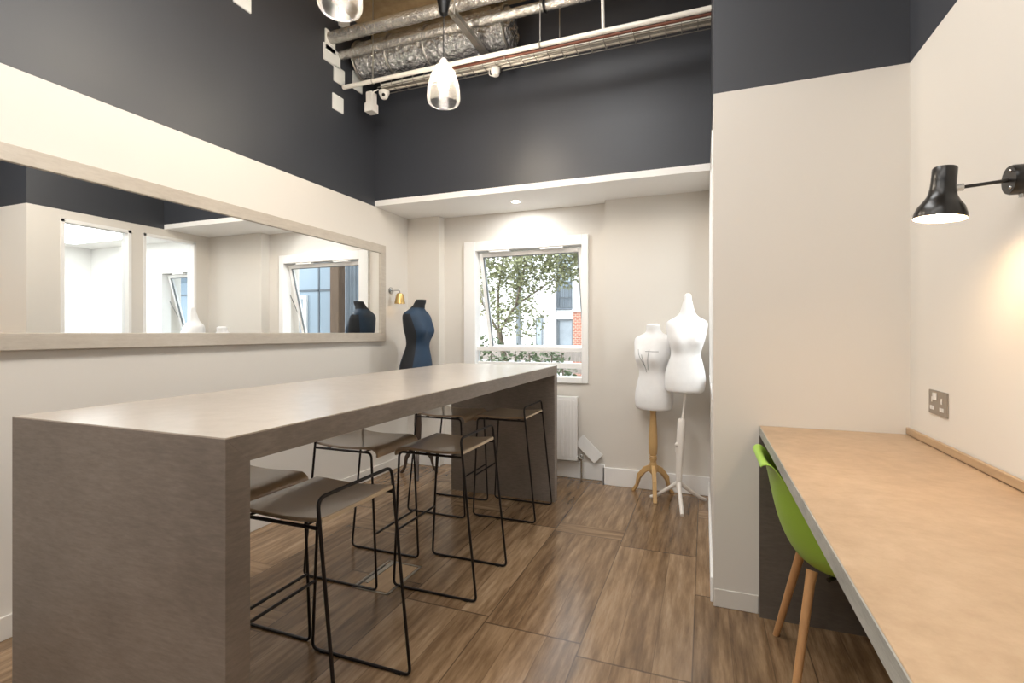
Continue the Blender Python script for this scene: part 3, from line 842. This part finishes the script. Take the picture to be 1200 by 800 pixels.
# ------------------------------------------------------------------ services under the high ceiling
def xpipe(name, x0, x1, y, z, r, mat, label, cat='pipe', seg=20, wob=0.0, group=None):
    bm = bmesh.new()
    n = max(2, int((x1 - x0) / .04))
    pts = [(x0 + (x1 - x0) * i / n, y, z) for i in range(n + 1)]
    if wob:
        ph = [random.uniform(-1, 1) for _ in range(n + 1)]
        tube(bm, pts, lambda q: r * (1 + wob * ph[int(q * n + .5)]), seg)
    else:
        tube(bm, pts, r, seg)
    return tag(obj(name, bm, mat, smooth=True), label, cat, group)
xe = XP - .002
xpipe('insulated_pipe', XL + .002, xe, 3.196, 3.634, .047, 'foil', 'upper foil-wrapped pipe, nearest the ceiling', wob=.05)
xpipe('insulated_pipe', XL + .002, xe, 3.316, 3.558, .034, 'foil', 'slimmer foil-wrapped pipe in front of the fat duct', wob=.05)
xpipe('sprinkler_pipe', XL + .06, xe, 3.285, 3.275, .017, 'pipe_white', 'long white pipe running below the foil-wrapped pipes')
cp = xpipe('copper_pipe', -1.9, xe, 3.372, 3.292, .010, 'copper', 'dark copper pipe just behind the long white pipe')
for xc in (-1.35, -.45):
    bm = bmesh.new(); tube(bm, [(xc, 3.372 + .0125 * math.cos(2 * PI * k / 16), 3.292 + .0125 * math.sin(2 * PI * k / 16)) for k in range(16)], .003, 6, closed=True)
    obj('mounting_clip', bm, 'galv', cp, smooth=True)
t = thing('air_duct', 'fat round crinkled foil air duct under the ceiling', 'duct', (-2.05, 3.535, 3.60))
bm = bmesh.new(); n = 44; tube(bm, [(-.67 + 1.34 * i / n, 0, 0) for i in range(n + 1)], lambda q: .150 + .004 * math.sin(q * 140) + .003 * random.uniform(-1, 1), 36)
obj('duct_body', bm, 'foil_duct', t, smooth=True, angle=70)
bm = bmesh.new()
prof = [(.146, .671), (.142, .685), (.128, .70), (.10, .708), (.07, .70), (.05, .712), (.02, .705), (.005, .71)]
rings = [[bm.verts.new((x + random.uniform(-.010, .010), r * math.cos(2 * PI * k / 26), r * math.sin(2 * PI * k / 26))) for k in range(26)] for r, x in prof]
for i in range(len(rings) - 1):
    for k in range(26): bm.faces.new((rings[i][k], rings[i][(k + 1) % 26], rings[i + 1][(k + 1) % 26], rings[i + 1][k]))
bm.faces.new(rings[0][::-1]); bm.faces.new(rings[-1])
obj('duct_end', bm, 'foil_duct', t, smooth=True, angle=25)['label'] = 'crumpled foil end cap'
for x in (-.66, .67):
    bm = bmesh.new(); tube(bm, [(x, .158 * math.cos(2 * PI * k / 40), .158 * math.sin(2 * PI * k / 40)) for k in range(40)], .008, 8, closed=True)
    obj('end_ring', bm, 'galv', t, smooth=True)
for x in (-.35, .0):
    bm = bmesh.new(); tube(bm, [(x, .155 * math.cos(2 * PI * k / 40), .155 * math.sin(2 * PI * k / 40)) for k in range(40)], .005, 6, closed=True)
    obj('tape_band', bm, 'galv', t, smooth=True)
# cable basket
t = thing('cable_basket', 'wire basket cable tray along the dark bulkhead', 'cable tray', (-1.25, 3.46, 3.285))
bm = bmesh.new()
x0, x1 = -1.22, 1.286
for (y, z) in ((-.06, .05), (-.06, .0), (-.02, 0), (.02, 0), (.06, 0), (.06, .05)):
    bm = bmesh.new(); tube(bm, [(x0, y, z), (x1, y, z)], .0032, 6)
    obj('long_wire', bm, 'galv', t, smooth=True)
x = x0 + .03
while x < x1:
    bm = bmesh.new(); tube(bm, [(x, -.06, .055), (x, -.06, -.003), (x, .06, -.003), (x, .06, .055)], .003, 6); x += .1
    obj('cross_wire', bm, 'galv', t, smooth=True)
for i, (y, r) in enumerate(((-.035, .014), (-.002, .011), (.03, .013))):
    xpipe('cable', x0 - 1.25 + .02, xe, 3.46 + y, 3.290 + r, r, 'pipe_white' if i != 1 else 'galv', ['thick pale cable at the front of the wire basket', 'thin grey cable in the middle of the wire basket', 'pale cable at the back of the wire basket'][i], 'cable', 10)
# trapeze bracket
t = thing('pipe_bracket', 'slotted steel bracket crossing under the foil pipes and duct', 'bracket', (-1.55, 3.3, 3.41))
bm = bmesh.new()
for q in ((-.021, .021, -.36, .44, -.018, -.015), (-.021, -.018, -.36, .44, -.015, .02), (.018, .021, -.36, .44, -.015, .02)): box(bm, *q)
obj('channel', bm, 'galv', t)
for y in (-.33, .412):
    bm = bmesh.new(); tube(bm, [(0, y, -.03), (0, y, ZC - 3.411)], .005, 8); lathe(bm, [(.012, -.028), (.012, -.019)], 6, Matrix.Translation((0, y, 0))); obj('hanger_rod', bm, 'galv', t)
# hanger clips for the white pipe
def hanger(x, y, z, label, zt=ZC, r=.022):
    t = thing('pipe_hanger', label, 'hanger', (x, y, z))
    bm = bmesh.new(); tube(bm, [(0, r * math.cos(2 * PI * k / 24), r * math.sin(2 * PI * k / 24)) for k in range(24)], .004, 6, closed=True); obj('clip', bm, 'galv', t, smooth=True)
    bm = bmesh.new(); tube(bm, [(0, 0, r), (0, 0, zt - z)], .004, 8); obj('rod', bm, 'galv', t)
hanger(-2.43, 3.285, 3.275, 'pipe hanger on the white pipe above the dome camera')
hanger(-1.055, 3.285, 3.275, 'pipe hanger on the white pipe below the dark pipe clamp', )
hanger(-.965, 3.46, 3.36, 'thin rod hanger dropping into the wire basket', r=.01)
t = thing('pipe_clamp', 'dark clamp around the slimmer foil-wrapped pipe', 'clamp', (-1.03, 3.316, 3.558))
bm = bmesh.new(); tube(bm, [(0, .040 * math.cos(2 * PI * k / 28), .040 * math.sin(2 * PI * k / 28)) for k in range(28)], .008, 8, closed=True); obj('band', bm, 'dark_plastic', t, smooth=True)
bm = bmesh.new(); tube(bm, [(0, .012, .046), (0, .012, ZC - 3.558)], .004, 8); obj('mounting_rod', bm, 'galv', t)
bm = bmesh.new(); tube(bm, [(-.62, 3.245, ZC), (-.62, 3.245, 3.60), (-.62, 3.285, 3.29)], .011, 12, fil=.04)
tag(obj('pipe_drop', bm, 'pipe_white', smooth=True), 'short white feed pipe dropping from the ceiling to the long white pipe', 'pipe')
# square tags on the left wall
def wall_plate(y, z, w, h, label):
    t = tag(boxes('wall_sign', [(XL + .0005, XL + .012, y - w / 2, y + w / 2, z - h / 2, z + h / 2)], 'tag', bevel=.002), label, 'tag', 'white square tags by the pipes')
wall_plate(3.195, 3.605, .11, .16, 'white square tag around the upper foil-wrapped pipe end')
wall_plate(3.215, 3.50, .19, .13, 'widest white square tag, below the upper foil-wrapped pipe')
wall_plate(3.30, 3.385, .125, .13, 'white square tag between the slim foil pipe and the white pipe')
wall_plate(3.285, 3.155, .125, .125, 'lowest white square tag, hanging below the white pipe end')
wall_plate(3.53, 3.44, .12, .15, 'white square tag half behind the long white pipe')
wall_plate(3.36, 3.87, .13, .15, 'white square tag high up behind the nearer pendant lamp')
wall_plate(2.385, 3.455, .13, .14, 'single white square tag on the dark wall well apart from the pipes')
# camera, junction box, detector
t = thing('dome_camera', 'white dome security camera hanging under the wire basket', 'camera', (-2.45, 3.46, 3.28))
bm = bmesh.new(); lathe(bm, [(.012, .0), (.043, -.002), (.043, -.022), (.04, -.03)], 24); obj('housing', bm, 'plastic', t, smooth=True)
bm = bmesh.new(); sphere(bm, (0, 0, -.035), .036, 20); b_ = obj('ball', bm, 'plastic', t, smooth=True)
bm = bmesh.new(); d = Vector((.42, -.85, -.3)).normalized(); sphere(bm, Vector((0, 0, -.035)) + d * .027, .015, 12); obj('lens', bm, 'dark_plastic', b_, smooth=True)
t = thing('junction_box', 'stacked grey-white junction boxes hanging beside the dome camera', 'box', (-2.575, 3.46, 3.285))
boxes('mounting_plate', [(-.02, .02, -.03, .03, .0, .004)], 'galv', t)
boxes('upper_box', [(-.03, .03, -.035, .035, -.09, .0)], 'plastic', t, bevel=.004)
boxes('lower_box', [(-.040, .040, -.042, .042, -.165, -.09)], 'plastic', t, bevel=.005)
bm = bmesh.new(); tube(bm, [(.09, -.03, .0), (.04, -.045, -.02), (.035, -.04, -.11)], .005, 8, fil=.03); obj('cable_tail', bm, 'plastic', t, smooth=True)
t = thing('detector', 'small round white sensor hanging under the wire basket', 'sensor', (-1.46, 3.46, 3.28))
bm = bmesh.new(); lathe(bm, [(.02, 0), (.036, -.004), (.036, -.03), (.026, -.055), (.01, -.06)], 24); obj('housing', bm, 'plastic', t, smooth=True)
bm = bmesh.new(); tube(bm, [(-.05, 0, .0), (-.05, -.01, -.05), (-.01, 0, -.058)], .003, 6, fil=.02); obj('cable_tail', bm, 'plastic', t)

# ------------------------------------------------------------------ outside
struct(boxes('ground', [(-40, 40, YB + .26, 60, -.3, -.02)], 'ground'))
t = thing('apartment_building', 'white rendered apartment building across the yard, brick at its base', 'building', (-4, 14, 0))
wx = [(.02, .55)]  # local x range of the windows
boxes('wall', [(-10, -.02, 0, 3, 0, 12), (.47, 14, 0, 3, 1.9, 12), (-.02, .47, .25, 3, -.02, 12)], 'render', t)
boxes('brick_base', [(.47, 14, .05, 3, -.02, 1.9)], 'brick', t)
for (z0, z1) in ((-.02, .55), (1.70, 2.0), (3.75, 5.0), (6.8, 8)):
    boxes('spandrel', [(-.02, .47, .05, .25, z0, z1)], 'render', t)
for (z0, z1) in ((.55, 1.70), (2.0, 3.75)):
    f_ = boxes('window', [(.0, .04, .1, .2, z0, z1), (.43, .47, .1, .2, z0, z1), (.04, .43, .1, .2, z1 - .05, z1), (.04, .43, .1, .2, z0, z0 + .05), (.04, .43, .1, .2, z0 + .3, z0 + .34)], 'grey_frame', t)
    boxes('window_glazing', [(.04, .43, .15, .16, z0 + .05, z1 - .05)], 'dark_pane', f_)
bm = bmesh.new()
tube(bm, [(-.02, -.05, 2.75), (.47, -.05, 2.75)], .025, 8); tube(bm, [(-.02, -.05, 1.98), (.47, -.05, 1.98)], .025, 8)
for i in range(12): tube(bm, [(i * .0415, -.05, 1.98), (i * .0415, -.05, 2.75)], .010, 6)
obj('balcony_railing', bm, 'slate', t)
f_ = boxes('window', [(-.62, -.40, -.04, .02, .2, 1.75)], 'grey_frame', t); boxes('window_glazing', [(-.58, -.44, -.045, -.03, .25, 1.7)], 'dark_pane', f_)
bm = bmesh.new(); tube(bm, [(-1.15, -.06, 0), (-1.15, -.06, 11)], .07, 10); obj('downpipe', bm, 'grey_frame', t, smooth=True)

t = thing('clad_building', 'pale blue clad building wing outside, seen through the mirror', 'building', (.62, 7.2, 0))
boxes('wall', [(0, 7, 0, 3, -.02, 7)], 'cladding', t)
boxes('cladding_joint', [(0, 7, -.012, 0, z, z + .035) for z in (2.05, 3.1, 4.2)] + [(x, x + .03, -.012, 0, 0, 7) for x in (.35, 1.5, 3.0)], 'slate', t)
f_ = boxes('door', [(.62, .68, -.05, 0, 0, 1.98), (1.3, 1.36, -.05, 0, 0, 1.98), (.68, 1.3, -.05, 0, 1.92, 1.98)], 'gloss_white', t); boxes('door_glazing', [(.68, 1.3, -.03, -.01, 0, 1.92)], 'dark_pane', f_)
boxes('canopy', [(1.6, 6.5, -1.0, 0, 2.32, 2.5)], 'cladding', t)
tag(boxes('timber_post', [(.30, .48, 6.9, 7.08, -.02, 6)], 'timber', bevel=.01), 'tall brown timber post outside, seen through the mirror', 'post')
bm = bmesh.new(); n = 26
for i in range(n):
    a0 = 2 * PI * i / n
    pass
ring = []
for z in (-.02, 6):
    ring.append([bm.verts.new((.02 + (.15 + (.012 if k % 2 else 0)) * math.cos(2 * PI * k / 40), 7.0 + (.15 + (.012 if k % 2 else 0)) * math.sin(2 * PI * k / 40), z)) for k in range(40)])
for k in range(40): bm.faces.new((ring[0][k], ring[0][(k + 1) % 40], ring[1][(k + 1) % 40], ring[1][k]))
tag(obj('corrugated_column', bm, 'slate'), 'grey ribbed round column outside, seen through the mirror', 'column')

def leaves(bm, c, rad, n, size, flat=1.0):
    for _ in range(n):
        while True:
            p = Vector((random.uniform(-1, 1), random.uniform(-1, 1), random.uniform(-1, 1)))
            if .25 < p.length < 1: break
        p = Vector((c[0] + p.x * rad[0], c[1] + p.y * rad[1], c[2] + p.z * rad[2]))
        a = Vector((random.gauss(0, 1), random.gauss(0, 1), random.gauss(0, .6))).normalized()
        b = a.orthogonal().normalized()
        b = (Matrix.Rotation(random.uniform(0, 2 * PI), 3, a) @ b)
        s = size * random.uniform(.6, 1.2)
        mid = p + a * s * .5
        v = [bm.verts.new(q) for q in (p, mid + b * s * .28, p + a * s, mid - b * s * .28)]
        bm.faces.new(v)
t = thing('tree', 'slender leafy tree just outside the window', 'tree', (-3.15, 7.6, 0))
bm = bmesh.new()
tube(bm, [(.15, .1, -.02), (.1, .05, .8), (0, 0, 1.35)], .05, 8)
limbs = [[(0, 0, 1.3), (.3, 0, 1.75), (.75, .1, 2.05), (1.2, .1, 2.45)], [(0, 0, 1.3), (-.05, .1, 2.0), (.1, .1, 2.9), (.15, 0, 3.6)], [(0, 0, 1.3), (-.35, 0, 1.9), (-.6, .1, 2.6)], [(.3, 0, 1.75), (.5, -.1, 2.4), (.8, 0, 3.1)]]
for l in limbs: tube(bm, l, .022, 6, fil=.1, r2=.008)
for _ in range(40):
    l = random.choice(limbs); a = Vector(l[-1 - random.randrange(2)]); d = Vector((random.uniform(-.5, .6), random.uniform(-.4, .4), random.uniform(-.2, .5)))
    tube(bm, [a, a + d * .6, a + d], .006, 5)
obj('trunk', bm, 'bark', t, smooth=True)
bm = bmesh.new()
for c, r, n in (((.25, 0, 2.75), (.85, .6, .75), 1500), ((.75, 0, 2.35), (.7, .5, .45), 900), ((.05, 0, 1.95), (.6, .5, .5), 480), ((1.15, 0, 2.5), (.45, .4, .35), 420), ((-.4, 0, 2.4), (.5, .5, .9), 520), ((.35, 0, 1.5), (.5, .4, .3), 220)):
    leaves(bm, c, r, int(n * 1.7), .072)
obj('foliage', bm, 'leaf', t)
t = thing('hedge', 'clipped green hedge below the tree outside the window', 'hedge', (-2.6, 6.6, 0))
bm = bmesh.new()
for i in range(9): tube(bm, [(-.9 + i * .22, 0, -.02), (-.9 + i * .22 + random.uniform(-.1, .1), 0, 1.0)], .012, 5)
obj('stems', bm, 'bark', t)
bm = bmesh.new(); leaves(bm, (-.5, 0, .62), (.75, .35, .68), 1700, .075); leaves(bm, (.35, 0, .55), (.75, .35, .60), 1700, .075)
obj('foliage', bm, 'hedge_leaf', t)
t = thing('timber_fence', 'low weathered board fence across the yard', 'fence', (-3, 11, 0))
for i in range(3): boxes('fence_board', [(-2.4, 7, -.012, .012, .12 + i * .27, .34 + i * .27)], 'fence', t)
for i in range(6): boxes('fence_post', [(-2.4 + i * 1.8, -2.31 + i * 1.8, .012, .10, -.02, .98)], 'fence', t)

# ------------------------------------------------------------------ light
def area(name, loc, sx, sy, power, col, rot=(0, 0, 0)):
    l = bpy.data.lights.new(name, 'AREA'); l.shape = 'RECTANGLE'; l.size = sx; l.size_y = sy; l.energy = power; l.color = col
    o = bpy.data.objects.new(name, l); C.objects.link(o); o.location = loc; o.rotation_euler = rot
    return o
WARM = (1.0, .98, .955); NEUT = (.99, 1.0, 1.0)
area('fill_light_front', (-.9, -.3, 3.8), 2.4, .9, 34, WARM)  # unseen panel added near the ceiling as general fill, no fitting modelled
area('fill_light_rear', (-.9, -2.0, 3.8), 2.4, .9, 36, WARM)  # second added fill panel, behind the camera
area('fill_light_table', (-.85, 1.7, 3.85), .7, 1.6, 40, NEUT)  # added fill panel above the frame, brightens table and walls
area('next_room_light', (1.25, 3.5, 2.44), 1.6, 1.0, 38, NEUT)
def disc(name, loc, r, power, col):
    l = bpy.data.lights.new(name, 'AREA'); l.shape = 'DISK'; l.size = r * 2; l.energy = power; l.color = col
    o = bpy.data.objects.new(name, l); C.objects.link(o); o.location = loc
def lamp(name, loc, power, col, r=.08):
    l = bpy.data.lights.new(name, 'POINT'); l.energy = power; l.color = col; l.shadow_soft_size = r
    o = bpy.data.objects.new(name, l); C.objects.link(o); o.location = loc
disc('soffit_downlight', (-1.53, 4.08, ZS - .006), .035, 8, NEUT)
lamp('row_fill_light', (-1.45, 1.0, 2.95), 16, WARM)  # two unseen point lights added as fill where further pendants are assumed
lamp('row_fill_light', (-1.30, .05, 2.95), 24, WARM)

w = bpy.data.worlds.new('World'); bpy.context.scene.world = w; w.use_nodes = True
bg = w.node_tree.nodes['Background']
sk = w.node_tree.nodes.new('ShaderNodeTexSky')
sk.sky_type = 'HOSEK_WILKIE'; sk.turbidity = 9; sk.ground_albedo = .5
sk.sun_direction = (-.5, -.5, .7)
mixn = w.node_tree.nodes.new('ShaderNodeMix'); mixn.data_type = 'RGBA'
mixn.inputs[0].default_value = .12; mixn.inputs[6].default_value = (.95, .98, 1.0, 1)
w.node_tree.links.new(sk.outputs[0], mixn.inputs[7])
w.node_tree.links.new(mixn.outputs[2], bg.inputs['Color'])
bg.inputs['Strength'].default_value = 5.0

# ------------------------------------------------------------------ camera
cam = bpy.data.cameras.new('Camera'); cam.lens = 588 / 1200 * 36; cam.sensor_width = 36
cam.shift_y = -10 / 1200; cam.clip_start = .02
co = bpy.data.objects.new('Camera', cam); C.objects.link(co)
co.location = (0, 0, 1.3); co.rotation_euler = (PI / 2, 0, math.radians(21))
sc = bpy.context.scene
sc.camera = co
sc.view_settings.view_transform = 'Standard'; sc.view_settings.look = 'None'
sc.view_settings.gamma = 1; sc.view_settings.use_curve_mapping = False
sc.view_settings.exposure = 0.12
